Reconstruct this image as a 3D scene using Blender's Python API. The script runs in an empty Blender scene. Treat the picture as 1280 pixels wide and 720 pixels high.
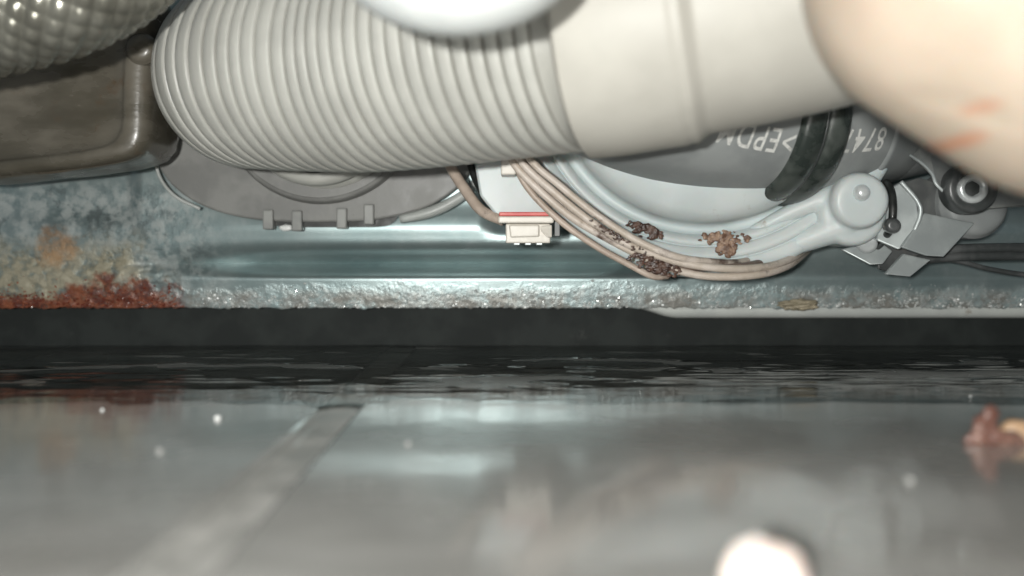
import bpy, bmesh, math, random
from mathutils import Vector, Matrix, noise
random.seed(7)
S = 0.001                      # all builder coordinates are millimetres
sc = bpy.context.scene
COL = sc.collection
F = 1100.0                     # focal length in photo pixels (1280 wide)
CAMZ = 25.0                    # lens height above the floor, mm
# ---------------------------------------------------------------- camera
cd = bpy.data.cameras.new('camera'); cam = bpy.data.objects.new('camera', cd); COL.objects.link(cam)
cam.location = (0, 0, CAMZ*S); cam.rotation_euler = (math.radians(90), 0, 0)
cd.sensor_width = 36; cd.lens = 36*F/1280; cd.shift_y = -60/1280
cd.clip_start = 0.002; cd.clip_end = 20
cd.dof.use_dof = True; cd.dof.focus_distance = 0.176; cd.dof.aperture_fstop = 10.5
sc.camera = cam
# ---------------------------------------------------------------- dim room + torch beside the lens
w = bpy.data.worlds.new('World'); sc.world = w; w.use_nodes = True
bg = w.node_tree.nodes['Background']; bg.inputs[0].default_value = (0.86, 0.96, 1.0, 1); bg.inputs[1].default_value = 0.15
ld = bpy.data.lights.new('torch', 'POINT'); ld.energy = 1.4; ld.shadow_soft_size = 0.0035; ld.color = (1.0, 0.995, 0.955)
torch = bpy.data.objects.new('torch', ld); COL.objects.link(torch); torch.location = (-0.019, -0.032, 0.030)
vs = sc.view_settings; vs.view_transform = 'Standard'; vs.look = 'None'; vs.exposure = 0; vs.gamma = 1; vs.use_curve_mapping = False
sc.cycles.max_bounces = 8; sc.cycles.transparent_max_bounces = 12

def at(px, py, d):             # photo pixel + depth (mm) -> point in mm
    return Vector(((px-640)*d/F, d, CAMZ-(py-300)*d/F))
def ss(a, b, x):
    t = max(0, min(1, (x-a)/(b-a))) if a != b else float(x > a)
    return t*t*(3-2*t)
# ---------------------------------------------------------------- materials
def nodes_of(name):
    m = bpy.data.materials.new(name); m.use_nodes = True
    nt = m.node_tree
    return m, nt, nt.nodes['Principled BSDF']
def N(nt, typ, **kw):
    n = nt.nodes.new(typ)
    for k, v in kw.items(): setattr(n, k, v)
    return n
def plug(nt, sock, v):
    if isinstance(v, bpy.types.NodeSocket): nt.links.new(v, sock)
    else:
        if hasattr(sock.default_value, '__len__') and len(sock.default_value) == 4 and len(v) == 3: v = (*v, 1)
        sock.default_value = v
def mth(nt, op, a, b=0.0, c=None, clamp=False):
    n = N(nt, 'ShaderNodeMath', operation=op, use_clamp=clamp)
    plug(nt, n.inputs[0], a); plug(nt, n.inputs[1], b)
    if c is not None: plug(nt, n.inputs[2], c)
    return n.outputs[0]
def sstep(nt, x, a, b, o0=0.0, o1=1.0):
    n = N(nt, 'ShaderNodeMapRange', interpolation_type='SMOOTHSTEP')
    plug(nt, n.inputs[0], x)
    n.inputs[1].default_value = a; n.inputs[2].default_value = b; n.inputs[3].default_value = o0; n.inputs[4].default_value = o1
    return n.outputs[0]
def mixc(nt, f, a, b, bt='MIX'):
    n = N(nt, 'ShaderNodeMix', data_type='RGBA', blend_type=bt)
    plug(nt, n.inputs[0], f); plug(nt, n.inputs[6], a); plug(nt, n.inputs[7], b)
    return n.outputs[2]
def coord(nt, scale=(1, 1, 1)):
    tc = N(nt, 'ShaderNodeTexCoord'); mp = N(nt, 'ShaderNodeMapping'); mp.inputs['Scale'].default_value = scale
    nt.links.new(tc.outputs['Object'], mp.inputs[0]); return mp.outputs[0]
def ntex(nt, scale, detail=4, rough=.55, v=None, st=(1, 1, 1), dist=0):
    n = N(nt, 'ShaderNodeTexNoise'); n.inputs['Scale'].default_value = scale; n.inputs['Detail'].default_value = detail
    n.inputs['Roughness'].default_value = rough; n.inputs['Distortion'].default_value = dist
    nt.links.new(v if v is not None else coord(nt, st), n.inputs['Vector']); return n.outputs['Fac']
def mat(name, c1, c2=None, rough=.5, r2=None, metal=0, ns=200, lo=.4, hi=.65, bump=0, bs=600, st=(1, 1, 1), spec=.5, sss=0, coat=0, dirt=None, dlo=.58, dhi=.7, ds=150, trans=0):
    m, nt, b = nodes_of(name)
    f = sstep(nt, ntex(nt, ns, st=st), lo, hi)
    c = mixc(nt, f, c1, c2 or c1)
    if dirt: c = mixc(nt, sstep(nt, ntex(nt, ds, 6, .7), dlo, dhi), c, dirt)
    plug(nt, b.inputs['Base Color'], c)
    if r2 is not None: plug(nt, b.inputs['Roughness'], mth(nt, 'MULTIPLY_ADD', f, r2-rough, rough))
    else: b.inputs['Roughness'].default_value = rough
    b.inputs['Metallic'].default_value = metal; b.inputs['Specular IOR Level'].default_value = spec
    b.inputs['Coat Weight'].default_value = coat; b.inputs['Coat Roughness'].default_value = .15
    b.inputs['Transmission Weight'].default_value = trans
    if sss:
        b.inputs['Subsurface Weight'].default_value = sss; b.inputs['Subsurface Radius'].default_value = (1, .35, .2); b.inputs['Subsurface Scale'].default_value = .003
    if bump:
        bn = N(nt, 'ShaderNodeBump'); bn.inputs['Strength'].default_value = 1; bn.inputs['Distance'].default_value = bump*S
        plug(nt, bn.inputs['Height'], ntex(nt, bs, 5, .6, st=st)); nt.links.new(bn.outputs[0], b.inputs['Normal'])
    return m

M = {}
M['hose'] = mat('grey_hose_plastic', (.425, .425, .395), (.48, .48, .445), .34, .5, ns=90, bump=.04, bs=500, dirt=(.34, .32, .27), dlo=.66, dhi=.82, ds=120)
M['cuff'] = mat('hose_cuff_rubber', (.42, .405, .365), (.475, .46, .415), .5, .62, ns=60, bump=.05, bs=350, dirt=(.33, .30, .25), dlo=.66, dhi=.8)
M['white'] = mat('white_plastic', (.54, .59, .59), (.61, .655, .65), .38, .5, ns=80, bump=.03, bs=300, sss=.3, dirt=(.38, .33, .28), dlo=.60, dhi=.78)
M['whitering'] = mat('white_loop_plastic', (.40, .42, .42), (.46, .48, .475), .4, .5, ns=80, sss=.1)
M['ivory'] = mat('ivory_nylon', (.66, .62, .55), (.74, .70, .63), .4, bump=.03)
M['red'] = mat('red_strip', (.55, .05, .05), (.62, .12, .10), .45)
M['wire'] = mat('beige_wire_insulation', (.50, .43, .36), (.60, .53, .47), .45, ns=300, dirt=(.10, .06, .045), dlo=.55, dhi=.68, ds=95, bump=.03)
M['wire2'] = mat('brown_wire_insulation', (.42, .34, .28), (.52, .43, .36), .45, ns=300, dirt=(.08, .05, .04), dlo=.58, dhi=.68, ds=95, bump=.03)
M['wireshade'] = mat('wire_gap_shade', (.10, .065, .05), (.20, .14, .11), .35, .5, ns=200)  # dark tone for the shade between the wires
M['grime'] = mat('wet_brown_grime', (.045, .025, .02), (.12, .065, .045), .2, .5, ns=500, bump=.3, bs=900)
M['scab'] = mat('tan_rust_scab', (.13, .07, .045), (.40, .27, .19), .3, .5, ns=650, bump=.4, bs=900)
M['epdm'] = mat('grey_epdm_rubber', (.24, .255, .255), (.30, .315, .312), .42, .6, ns=110, bump=.06, bs=350, dirt=(.25, .26, .25), dlo=.6, dhi=.8)
M['strap'] = mat('black_clamp_band', (.03, .038, .034), (.065, .075, .068), .25, .45, ns=250, bump=.06, st=(1, 1, 1))
M['print'] = mat('white_print', (.72, .72, .69), (.5, .5, .48), .6, ns=900, lo=.45, hi=.7)
M['zinc'] = mat('zinc_bracket', (.46, .50, .50), (.54, .58, .575), .42, .55, metal=.4, ns=200, bump=.04, bs=400, dirt=(.2, .18, .15), dlo=.62, dhi=.75)
M['darkzinc'] = mat('dull_mounting_plate', (.24, .25, .25), (.34, .35, .34), .4, .55, metal=.35, ns=160, bump=.04)
M['chrome'] = mat('bright_screw', (.74, .77, .77), (.66, .70, .70), .22, metal=.35)
M['black'] = mat('black_rubber_and_shade', (.012, .014, .013), (.03, .032, .03), .4, .6, ns=200)  # black cables, also the strips that stand for shade
M['cable'] = mat('dark_cable', (.05, .055, .055), (.10, .105, .105), .32, ns=200, dirt=(.2, .16, .13), dlo=.6, dhi=.75)
M['block'] = mat('brown_grey_block', (.07, .063, .048), (.135, .122, .098), .2, .4, ns=55, lo=.35, hi=.68, bump=.25, bs=70, st=(1, 1, 2.2), dirt=(.09, .055, .03), dlo=.52, dhi=.7, ds=70, coat=.1)
M['flange'] = mat('grey_flange_plastic', (.19, .19, .182), (.24, .24, .228), .42, .55, ns=130, bump=.05, dirt=(.12, .12, .11), dlo=.68, dhi=.74, ds=180)
M['flangelight'] = mat('pale_flange_rim', (.42, .44, .42), (.5, .52, .5), .4)
M['tab'] = mat('grey_clip_plastic', (.24, .245, .235), (.30, .305, .29), .45)
M['tray'] = mat('pale_tray_plastic', (.50, .52, .50), (.58, .60, .57), .4, ns=80, dirt=(.25, .2, .15), dlo=.62, dhi=.75)
M['skin'] = mat('skin', (.42, .35, .28), (.47, .39, .315), .5, .6, ns=70, bump=.10, bs=260, sss=.6)
M['crust'] = mat('white_mineral_crust', (.40, .42, .41), (.72, .74, .72), .1, .3, ns=400, metal=.2)
M['rustflake'] = mat('rust_flakes', (.14, .032, .02), (.30, .10, .05), .18, .45, ns=500)
M['crumb'] = mat('tan_crumb', (.30, .26, .18), (.44, .38, .27), .5, ns=400, bump=.3)
M['pellet'] = mat('pale_pellet', (.86, .70, .64), (.90, .76, .70), .35, ns=200, sss=.3)
M['speck'] = mat('white_speck', (.80, .82, .80), (.88, .88, .86), .3)
M['dull'] = mat('dull_speck', (.34, .34, .33), (.42, .42, .40), .5)
M['dark'] = mat('machine_dark_sheet', (.13, .15, .145), (.17, .185, .18), .6, ns=60)
M['grout'] = mat('pale_grout', (.34, .335, .315), (.47, .46, .435), .4, .6, ns=160, bump=.3, bs=260, coat=.5)

def skin_marks():
    m = M['skin']; nt = m.node_tree; b = nt.nodes['Principled BSDF']
    old = b.inputs['Base Color'].links[0].from_socket
    return m, nt, b, old

# braided hose
def braid_mat():
    m, nt, b = nodes_of('braided_grey_hose')
    f = sstep(nt, ntex(nt, 120), .35, .65)
    plug(nt, b.inputs['Base Color'], mixc(nt, f, (.20, .195, .165), (.30, .295, .255)))
    b.inputs['Metallic'].default_value = .6; b.inputs['Roughness'].default_value = .24
    return m
M['braid'] = braid_mat()

def tile_mat():
    m, nt, b = nodes_of('wet_grey_tile')
    a = ntex(nt, 22, 6, .6, st=(1, 3, 1)); c = ntex(nt, 160, 5, .6)
    col = mixc(nt, sstep(nt, a, .35, .65), (.31, .305, .288), (.41, .405, .385))
    col = mixc(nt, sstep(nt, c, .55, .8), col, (.46, .455, .44))
    plug(nt, b.inputs['Base Color'], col)
    plug(nt, b.inputs['Roughness'], sstep(nt, ntex(nt, 45, 4, .5), .3, .7, .16, .30))
    b.inputs['Specular IOR Level'].default_value = .7
    b.inputs['Coat Weight'].default_value = 1; b.inputs['Coat Roughness'].default_value = .10; b.inputs['Coat IOR'].default_value = 1.6
    bn = N(nt, 'ShaderNodeBump'); bn.inputs['Distance'].default_value = .00006
    plug(nt, bn.inputs['Height'], ntex(nt, 130, 3, .5)); nt.links.new(bn.outputs[0], b.inputs['Normal']); nt.links.new(bn.outputs[0], b.inputs['Coat Normal'])
    return m
M['tile'] = tile_mat()

def water_mat():
    m, nt, b = nodes_of('clear_water'); nt.nodes.remove(b)
    out = nt.nodes['Material Output']
    fr = N(nt, 'ShaderNodeFresnel'); fr.inputs['IOR'].default_value = 1.36
    tr = N(nt, 'ShaderNodeBsdfTransparent'); tr.inputs[0].default_value = (.86, .89, .88, 1)
    gl = N(nt, 'ShaderNodeBsdfGlossy'); gl.inputs['Roughness'].default_value = .03; gl.inputs[0].default_value = (1, 1, 1, 1)
    mx = N(nt, 'ShaderNodeMixShader')
    nt.links.new(fr.outputs[0], mx.inputs[0]); nt.links.new(tr.outputs[0], mx.inputs[1]); nt.links.new(gl.outputs[0], mx.inputs[2])
    nt.links.new(mx.outputs[0], out.inputs['Surface'])
    return m
M['water'] = water_mat()

def panel_mat():
    m, nt, b = nodes_of('galvanised_steel')
    tc = N(nt, 'ShaderNodeTexCoord'); sx = N(nt, 'ShaderNodeSeparateXYZ'); nt.links.new(tc.outputs['Object'], sx.inputs[0])
    x = mth(nt, 'MULTIPLY', sx.outputs[0], 1000.0); z = mth(nt, 'MULTIPLY', sx.outputs[2], 1000.0)
    n1 = ntex(nt, 60, 6, .65); n2 = ntex(nt, 320, 5, .65); n3 = ntex(nt, 140, 6, .7); n4 = ntex(nt, 900, 3, .6)
    base = mixc(nt, sstep(nt, n1, .3, .7), (.28, .36, .365), (.38, .455, .455))
    base = mixc(nt, sstep(nt, n2, .52, .75, 0, .35), base, (.52, .57, .57))
    # oxide bloom: lip and the left, blotchy
    left = mth(nt, 'MULTIPLY', sstep(nt, x, -58, -82), sstep(nt, z, 42, 34))
    lip = sstep(nt, mth(nt, 'ADD', z, mth(nt, 'MULTIPLY', n3, 8.0)), 19.0, 16)
    ox = mth(nt, 'MULTIPLY', mth(nt, 'MAXIMUM', left, lip), sstep(nt, mth(nt, 'ADD', mth(nt, 'MULTIPLY', n2, .7), mth(nt, 'MULTIPLY', n3, .3)), .42, .58))
    c = mixc(nt, ox, base, (.41, .45, .44))
    # brown dirt on the lip
    dl = mth(nt, 'MULTIPLY', lip, sstep(nt, n3, .44, .60, 0, .85))
    c = mixc(nt, dl, c, (.22, .205, .18))
    # grey-green corrosion, left
    cg = mth(nt, 'MULTIPLY', left, sstep(nt, n3, .46, .40, 0, .55))
    c = mixc(nt, cg, c, (.17, .20, .20))
    # yellow-brown rust halo
    xe = mth(nt, 'ADD', x, mth(nt, 'MULTIPLY', mth(nt, 'SUBTRACT', n3, .5), 34.0))
    ze = mth(nt, 'ADD', z, mth(nt, 'MULTIPLY', mth(nt, 'SUBTRACT', n3, .5), 13.0))
    yh = mth(nt, 'MULTIPLY', sstep(nt, xe, -76, -92), sstep(nt, ze, 28, 19))
    yh = mth(nt, 'MULTIPLY', yh, sstep(nt, n2, .30, .55, .25, .95))
    c = mixc(nt, mth(nt, 'MULTIPLY', yh, .8), c, mixc(nt, sstep(nt, n2, .4, .6), (.20, .165, .085), (.36, .31, .20)))
    # orange streak
    ex = mth(nt, 'DIVIDE', mth(nt, 'ADD', x, 104.5), 5.5); ez = mth(nt, 'DIVIDE', mth(nt, 'SUBTRACT', z, 23.5), 5.5)
    er = mth(nt, 'ADD', mth(nt, 'ADD', mth(nt, 'MULTIPLY', ex, ex), mth(nt, 'MULTIPLY', ez, ez)), mth(nt, 'MULTIPLY', mth(nt, 'SUBTRACT', n3, .5), 5.0))
    c = mixc(nt, mth(nt, 'MULTIPLY', sstep(nt, er, 1.3, -.3, 0, .55), sstep(nt, n2, .35, .55, .3, 1)), c, (.46, .23, .09))
    # red rust: dense blotch + strip on the edge
    ex = mth(nt, 'DIVIDE', mth(nt, 'ADD', x, 90.5), 15.0); ez = mth(nt, 'DIVIDE', mth(nt, 'SUBTRACT', z, 11.5), 5.2)
    er = mth(nt, 'ADD', mth(nt, 'ADD', mth(nt, 'MULTIPLY', ex, ex), mth(nt, 'MULTIPLY', ez, ez)), mth(nt, 'MULTIPLY', mth(nt, 'SUBTRACT', n3, .5), 4.5))
    red = sstep(nt, er, 1.15, .35)
    strip = mth(nt, 'MULTIPLY', sstep(nt, xe, -72, -80), sstep(nt, mth(nt, 'ADD', z, mth(nt, 'MULTIPLY', mth(nt, 'SUBTRACT', n2, .5), 5.0)), 12.6, 11.2))
    red = mth(nt, 'MAXIMUM', red, strip)
    redc = mixc(nt, sstep(nt, n2, .4, .62), (.115, .027, .018), (.25, .075, .036))
    redc = mixc(nt, sstep(nt, n4, .55, .68), redc, (.07, .03, .02))
    c = mixc(nt, mth(nt, 'MULTIPLY', red, .93), c, redc)
    rust = mth(nt, 'MAXIMUM', red, yh)
    plug(nt, b.inputs['Base Color'], c)
    dull = mth(nt, 'MAXIMUM', mth(nt, 'MAXIMUM', rust, mth(nt, 'MULTIPLY', ox, .6)), mth(nt, 'MAXIMUM', dl, mth(nt, 'MULTIPLY', lip, .62)))
    plug(nt, b.inputs['Metallic'], mth(nt, 'MULTIPLY_ADD', dull, -.65, .72))
    plug(nt, b.inputs['Roughness'], mth(nt, 'MULTIPLY_ADD', dull, .06, .38))
    bn = N(nt, 'ShaderNodeBump'); bn.inputs['Distance'].default_value = .00036
    h = mth(nt, 'MULTIPLY', mth(nt, 'ADD', mth(nt, 'MULTIPLY', n2, .45), mth(nt, 'MULTIPLY', n4, .5)), mth(nt, 'MULTIPLY_ADD', mth(nt, 'MAXIMUM', mth(nt, 'MAXIMUM', rust, lip), mth(nt, 'MULTIPLY', left, .5)), .95, .05))
    plug(nt, bn.inputs['Height'], h); nt.links.new(bn.outputs[0], b.inputs['Normal'])
    return m
M['panel'] = panel_mat()

# ---------------------------------------------------------------- object helpers
def link(name, me, m, parent=None, loc=None):
    me.materials.clear(); me.materials.append(m)
    o = bpy.data.objects.new(name, me); COL.objects.link(o)
    if parent is not None: o.parent = parent
    elif loc is not None: o.location = Vector(loc)*S
    return o
def build(name, bm, m, parent=None, smooth=True, base=None):
    """bm in mm world coordinates; a top-level mesh gets its origin at its base"""
    if parent is not None:
        top = parent
        while top.parent is not None: top = top.parent
        org = Vector(top.location)/S
    elif base is not None: org = Vector(base)
    else:
        xs = [v.co for v in bm.verts]
        org = Vector(((min(v.x for v in xs)+max(v.x for v in xs))/2, (min(v.y for v in xs)+max(v.y for v in xs))/2, min(v.z for v in xs)))
    for v in bm.verts: v.co = (v.co-org)*S
    me = bpy.data.meshes.new(name); bm.to_mesh(me); bm.free()
    for p in me.polygons: p.use_smooth = smooth
    return link(name, me, m, parent, org)
def tag(o, label, cat, group=None, kind=None):
    o['label'] = label; o['category'] = cat
    if group: o['group'] = group
    if kind: o['kind'] = kind
    return o
def empty(name, base, label, cat, group=None):
    o = bpy.data.objects.new(name, None); COL.objects.link(o); o.location = Vector(base)*S; o.empty_display_size = .005
    return tag(o, label, cat, group)
def spline(pts, n):
    """Catmull-Rom through tuples of any length"""
    P = [tuple(p) for p in pts]; P = [tuple(2*a-b for a, b in zip(P[0], P[1]))]+P+[tuple(2*a-b for a, b in zip(P[-1], P[-2]))]
    out = []
    for i in range(1, len(P)-2):
        for k in range(n):
            t = k/n
            out.append(tuple(.5*((2*b)+(-a+c)*t+(2*a-5*b+4*c-d)*t*t+(-a+3*b-3*c+d)*t**3) for a, b, c, d in zip(P[i-1], P[i], P[i+1], P[i+2])))
    out.append(P[-2]); return out
def resample(pts, step):
    out = [Vector(pts[0])]; acc = 0
    L = [0]
    for a, b in zip(pts, pts[1:]): L.append(L[-1]+(Vector(b[:3])-Vector(a[:3])).length)
    n = max(2, int(L[-1]/step)); res = []; j = 0
    for i in range(n+1):
        s = L[-1]*i/n
        while j < len(L)-2 and L[j+1] < s: j += 1
        t = (s-L[j])/max(1e-9, L[j+1]-L[j])
        res.append((s, tuple(a+(b-a)*t for a, b in zip(pts[j], pts[j+1]))))
    return res
def frames(path, up=Vector((0, 0, 1))):
    fr = []; u = None
    for i, p in enumerate(path):
        a = path[max(0, i-1)]; b = path[min(len(path)-1, i+1)]
        t = (b-a).normalized()
        u = up if u is None else u
        u = (u-t*u.dot(t)).normalized(); fr.append((p, t, u, t.cross(u)))
    return fr
def sweep(path, rad, seg=24, cap=True, prof=None, bm=None, ridge=None):
    """path list of Vectors; rad(i) -> radius; prof(i, ang) multiplies"""
    bm = bm or bmesh.new(); rings = []
    for i, (p, t, u, v) in enumerate(frames(path)):
        ring = []
        for k in range(seg):
            a = 2*math.pi*k/seg; r = rad(i)*(prof(i, a) if prof else 1)
            ring.append(bm.verts.new(p+u*(math.cos(a)*r)+v*(math.sin(a)*r)))
        rings.append(ring)
    for A, B in zip(rings, rings[1:]):
        for k in range(seg): bm.faces.new((A[k], A[(k+1) % seg], B[(k+1) % seg], B[k]))
    if cap:
        bm.faces.new(list(reversed(rings[0]))); bm.faces.new(rings[-1])
    return bm
def tube(pts, r, seg=12, step=1.0, bm=None):
    rs = resample(spline([tuple(p) for p in pts], 12), step)
    path = [Vector(q[1][:3]) for q in rs]
    R = [q[1][3] if len(q[1]) > 3 else r for q in rs]
    return sweep(path, lambda i: R[i], seg, bm=bm)
def lathe(c, axis, prof, seg=64, bm=None):
    """prof: list of (radius, offset along axis)"""
    bm = bm or bmesh.new(); ax = Vector(axis).normalized()
    u = Vector((0, 0, 1)); u = (u-ax*u.dot(ax)).normalized(); v = ax.cross(u); rings = []
    for r, o in prof:
        if r < 1e-6: rings.append([bm.verts.new(c+ax*o)]); continue
        rings.append([bm.verts.new(c+ax*o+u*(math.cos(2*math.pi*k/seg)*r)+v*(math.sin(2*math.pi*k/seg)*r)) for k in range(seg)])
    for A, B in zip(rings, rings[1:]):
        if len(A) == 1 and len(B) == 1: continue
        for k in range(seg):
            j = (k+1) % seg
            if len(A) == 1: bm.faces.new((A[0], B[j], B[k]))
            elif len(B) == 1: bm.faces.new((A[k], A[j], B[0]))
            else: bm.faces.new((A[k], A[j], B[j], B[k]))
    bmesh.ops.recalc_face_normals(bm, faces=bm.faces)
    return bm
def smoothprof(prof, n=5):
    return [(max(0, p[0]), p[1]) for p in spline(prof, n)]
def prism(poly, th, bev=.3, bm=None, segs=2):
    """poly: world points (front face); extruded th mm away from the viewer along +Y"""
    bm = bm or bmesh.new()
    A = [bm.verts.new(p) for p in poly]; B = [bm.verts.new(p+Vector((0, th, 0))) for p in poly]
    fs = [bm.faces.new(A), bm.faces.new(list(reversed(B)))]
    n = len(A)
    for k in range(n): fs.append(bm.faces.new((A[k], B[k], B[(k+1) % n], A[(k+1) % n])))
    bmesh.ops.recalc_face_normals(bm, faces=bm.faces)
    if bev:
        es = set(e for f in fs for e in f.edges)
        bmesh.ops.bevel(bm, geom=list(es), offset=bev, segments=segs, profile=.5, affect='EDGES', clamp_overlap=True)
    return bm
def plane_prism(pts, d0, ax_, ay_, th, bev=.25):     # flat sheet: depth is linear over the picture
    cx = sum(p[0] for p in pts)/len(pts); cy = sum(p[1] for p in pts)/len(pts)
    c = at(cx, cy, d0); n = Vector((-ax_, 1, -ay_)); out = []
    for px, py in pts:
        q = at(px, py, 1.0)-Vector((0, 0, CAMZ)); o_ = Vector((0, 0, CAMZ))
        k = n.dot(c-o_)/n.dot(q); out.append(o_+q*k)
    return prism(out, th, bev)
def pxprism(pts, d, th, bev=.3):
    return prism([at(p[0], p[1], p[2] if len(p) > 2 else d) for p in pts], th, bev)
def box(lo, hi, bev=.3, bm=None):
    x0, y0, z0 = lo; x1, y1, z1 = hi
    return prism([Vector((x0, y0, z0)), Vector((x1, y0, z0)), Vector((x1, y0, z1)), Vector((x0, y0, z1))], y1-y0, bev, bm)
def lump(c, r, amp=.3, fs=.6, sub=3, seed=0):
    bm = bmesh.new(); bmesh.ops.create_icosphere(bm, subdivisions=sub, radius=1)
    for v in bm.verts:
        n = noise.noise(v.co*1.6*fs+Vector((seed*7.1, seed*3.3, 1)))+.5*noise.noise(v.co*4*fs+Vector((seed, 5, seed*2.)))
        v.co = v.co*(1+amp*n); v.co = Vector((v.co.x*r[0], v.co.y*r[1], v.co.z*r[2]))+Vector(c)
    return bm

# ================================================================ SETTING
# floor: grout bed with large tiles laid into it
bm = bmesh.new()
gx0, gx1 = -900, 900
nx, ny = 180, 60
bm = box((-900, -700, -12), (900, 900, -.25), 0)
floor = build('floor', bm, M['grout'], smooth=False, base=(0, 0, 0)); floor['kind'] = 'structure'
TW = 440
tile_me = None
def tile(x0, x1, y0, y1):
    b = bmesh.new(); b = box((x0, y0, -9), (x1, y1, 0), .7, b)
    return build('floor_tile', b, M['tile'], floor, smooth=False)
for ix in (-1, 0):
    for iy in (-1, 0, 1):
        x0 = -28.4-TW if ix == -1 else -22.9
        tile(x0, x0+TW, -120+iy*(TW+5.5)-0, -120+iy*(TW+5.5)+TW)
# raised grout bead in the visible joint
b = bmesh.new(); rows = []
for j in range(160):
    y = 30+j*2.0; row = []
    for k in range(7):
        t = k/6; x = -28.45+t*2.6
        h = -.55+(.58-.25*ss(95, 135, y))*math.sin(math.pi*t)+.2*noise.noise(Vector((x*.3, y*.22, 3)))
        row.append(b.verts.new((x+.35*noise.noise(Vector((k, y*.15, 9))), y, h)))
    rows.append(row)
for A, B in zip(rows, rows[1:]):
    for k in range(6): b.faces.new((A[k], A[k+1], B[k+1], B[k]))
build('grout_bead', b, M['grout'], floor)

# water film: heightfield that dips under the tile where the floor is only damp
def wmask(x, y):
    e = 133+5*noise.noise(Vector((x*.035, 0, 2)))+2.2*noise.noise(Vector((x*.11, 1, 5)))
    e += 7*noise.noise(Vector((x*.22, 3, 1)))*math.exp(-((x+27)/9)**2)
    e -= 8*(1-ss(-84, -72, x))
    m = ss(e-7, e+12, y)
    isl = noise.noise(Vector((x*.030+4.3, y*.13, 7.7)))+.45*noise.noise(Vector((x*.11, y*.36, 2.2)))
    m *= 1-ss(.30, .42, isl)*ss(141, 150, y)*(1-ss(185, 205, y))
    return m
b = bmesh.new(); rows = []
X0, X1, NX = -170, 170, 340
ys = [122+j*.45 for j in range(240)]+[230+j*8 for j in range(32)]
for y in ys:
    row = []
    for k in range(NX+1):
        x = X0+(X1-X0)*k/NX
        m = wmask(x, y)
        h = -.06-.5*(1-ss(0, .35, m))+.14*m+m*(1+.9*ss(146, 166, y))*(.075*noise.noise(Vector((x*.04, y*.14, 0)))+.040*noise.noise(Vector((x*.10, y*.42, 4)))+.013*noise.noise(Vector((x*.22, y*1.1, 9))))
        row.append(b.verts.new((x, y, h)))
    rows.append(row)
for A, B in zip(rows, rows[1:]):
    for k in range(NX): b.faces.new((A[k], A[k+1], B[k+1], B[k]))
wat = build('water', b, M['water'], base=(0, 122, 0)); wat['kind'] = 'structure'

# dark underside of the machine and the wall far behind
bm = box((-190, 206.5, 10.2), (190, 520, 12), 0); o = build('machine_underside', bm, M['dark'], smooth=False); tag(o, 'dark sheet metal underside of the machine behind the galvanised lip', 'machine base')
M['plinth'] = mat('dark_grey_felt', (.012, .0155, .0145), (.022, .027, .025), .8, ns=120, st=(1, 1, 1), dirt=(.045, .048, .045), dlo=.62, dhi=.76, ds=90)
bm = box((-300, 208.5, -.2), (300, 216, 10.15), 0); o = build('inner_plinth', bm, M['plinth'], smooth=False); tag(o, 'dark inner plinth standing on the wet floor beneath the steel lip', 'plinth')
bm = box((-300, 524, -5), (300, 534, 200), 0); o = build('back_wall', bm, M['dark'], smooth=False); o['kind'] = 'structure'

# ================================================================ GALVANISED PANEL
def zp(py): return CAMZ-(py-300)*200/F
ZV = 9.4+31*.33                # valley line of the pressed channel
def pdepth(x, z):
    amt = ss(-92, -44, x)                     # pressed channel begins right of the rust
    y = 201.0
    right = ss(-8, -2, x)                     # shallower to the right of the swage
    up = ss(24.6, 28.5, z)
    if z >= ZV: ch = min(1, (max(0, 25.5-z)/(25.5-ZV))**2.0)
    else: ch = ss(15.9, ZV+1.2, z)/ss(15.9, ZV+1.2, ZV)
    y += .022*max(0, min(z, 33)-24.4)**2*amt + .11*max(0, 16.6-z)
    ch *= 1-.8*ss(42, 64, x)
    y += 5.0*ch*amt + 1.2*ch*(1-amt)*.3
    y += (ss(17.6, 20, z)*(1-amt))*.4
    y -= .7*up*amt*(1-right)
    y += right*1.0*ss(26, 29, z)
    # vertical step by the box
    y += 1.5*(1-ss(-88.6, -84.8, x))*ss(27, 33, z)
    # broad dents
    y += .25*noise.noise(Vector((x*.04, z*.06, 1)))
    # crusty lip
    lipm = 1-ss(12, 15, z); rustm = (1-ss(-84, -72, x))*(1-ss(16, 28, z))
    c = noise.noise(Vector((x*.55, z*.8, 3)))+.6*noise.noise(Vector((x*1.4, z*1.7, 8)))
    y -= (.14*lipm+.34*rustm)*c
    return y
b = bmesh.new(); rows = []
NXp = 560
zs = [9.4+i*.33 for i in range(64)]+[30.6+i*1.6 for i in range(46)]
for i, z in enumerate(zs):
    row = []; sharp_row = len(rows) if abs(z-ZV) < .01 else (sharp_row if i else None)
    for k in range(NXp+1):
        x = -165+330*k/NXp
        zz = z
        if i < 4: zz += (1-i/4)*(.5*noise.noise(Vector((x*.22, 0, 1)))+.4*noise.noise(Vector((x*.9, 4, 1))))
        row.append(b.verts.new((x, pdepth(x, z), zz)))
    rows.append(row)
# folded under-edge going back
row = []
for k in range(NXp+1):
    x = -165+330*k/NXp; c0 = rows[0][k].co
    row.append(b.verts.new((x, 206.6, c0.z+.45)))
rows.insert(0, row)
for A, B in zip(rows, rows[1:]):
    for k in range(NXp): b.faces.new((A[k], A[k+1], B[k+1], B[k]))
b.edges.ensure_lookup_table()
RS = rows[sharp_row+1]
for k in range(NXp):
    e = b.edges.get((RS[k], RS[k+1]))
    if RS[k].co.x > -82: e.smooth = False
panel = build('steel_panel', b, M['panel'], base=(0, 0, 0))
tag(panel, 'galvanised steel base panel with a crusted lower lip and red rust at its left end', 'metal panel')
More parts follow.
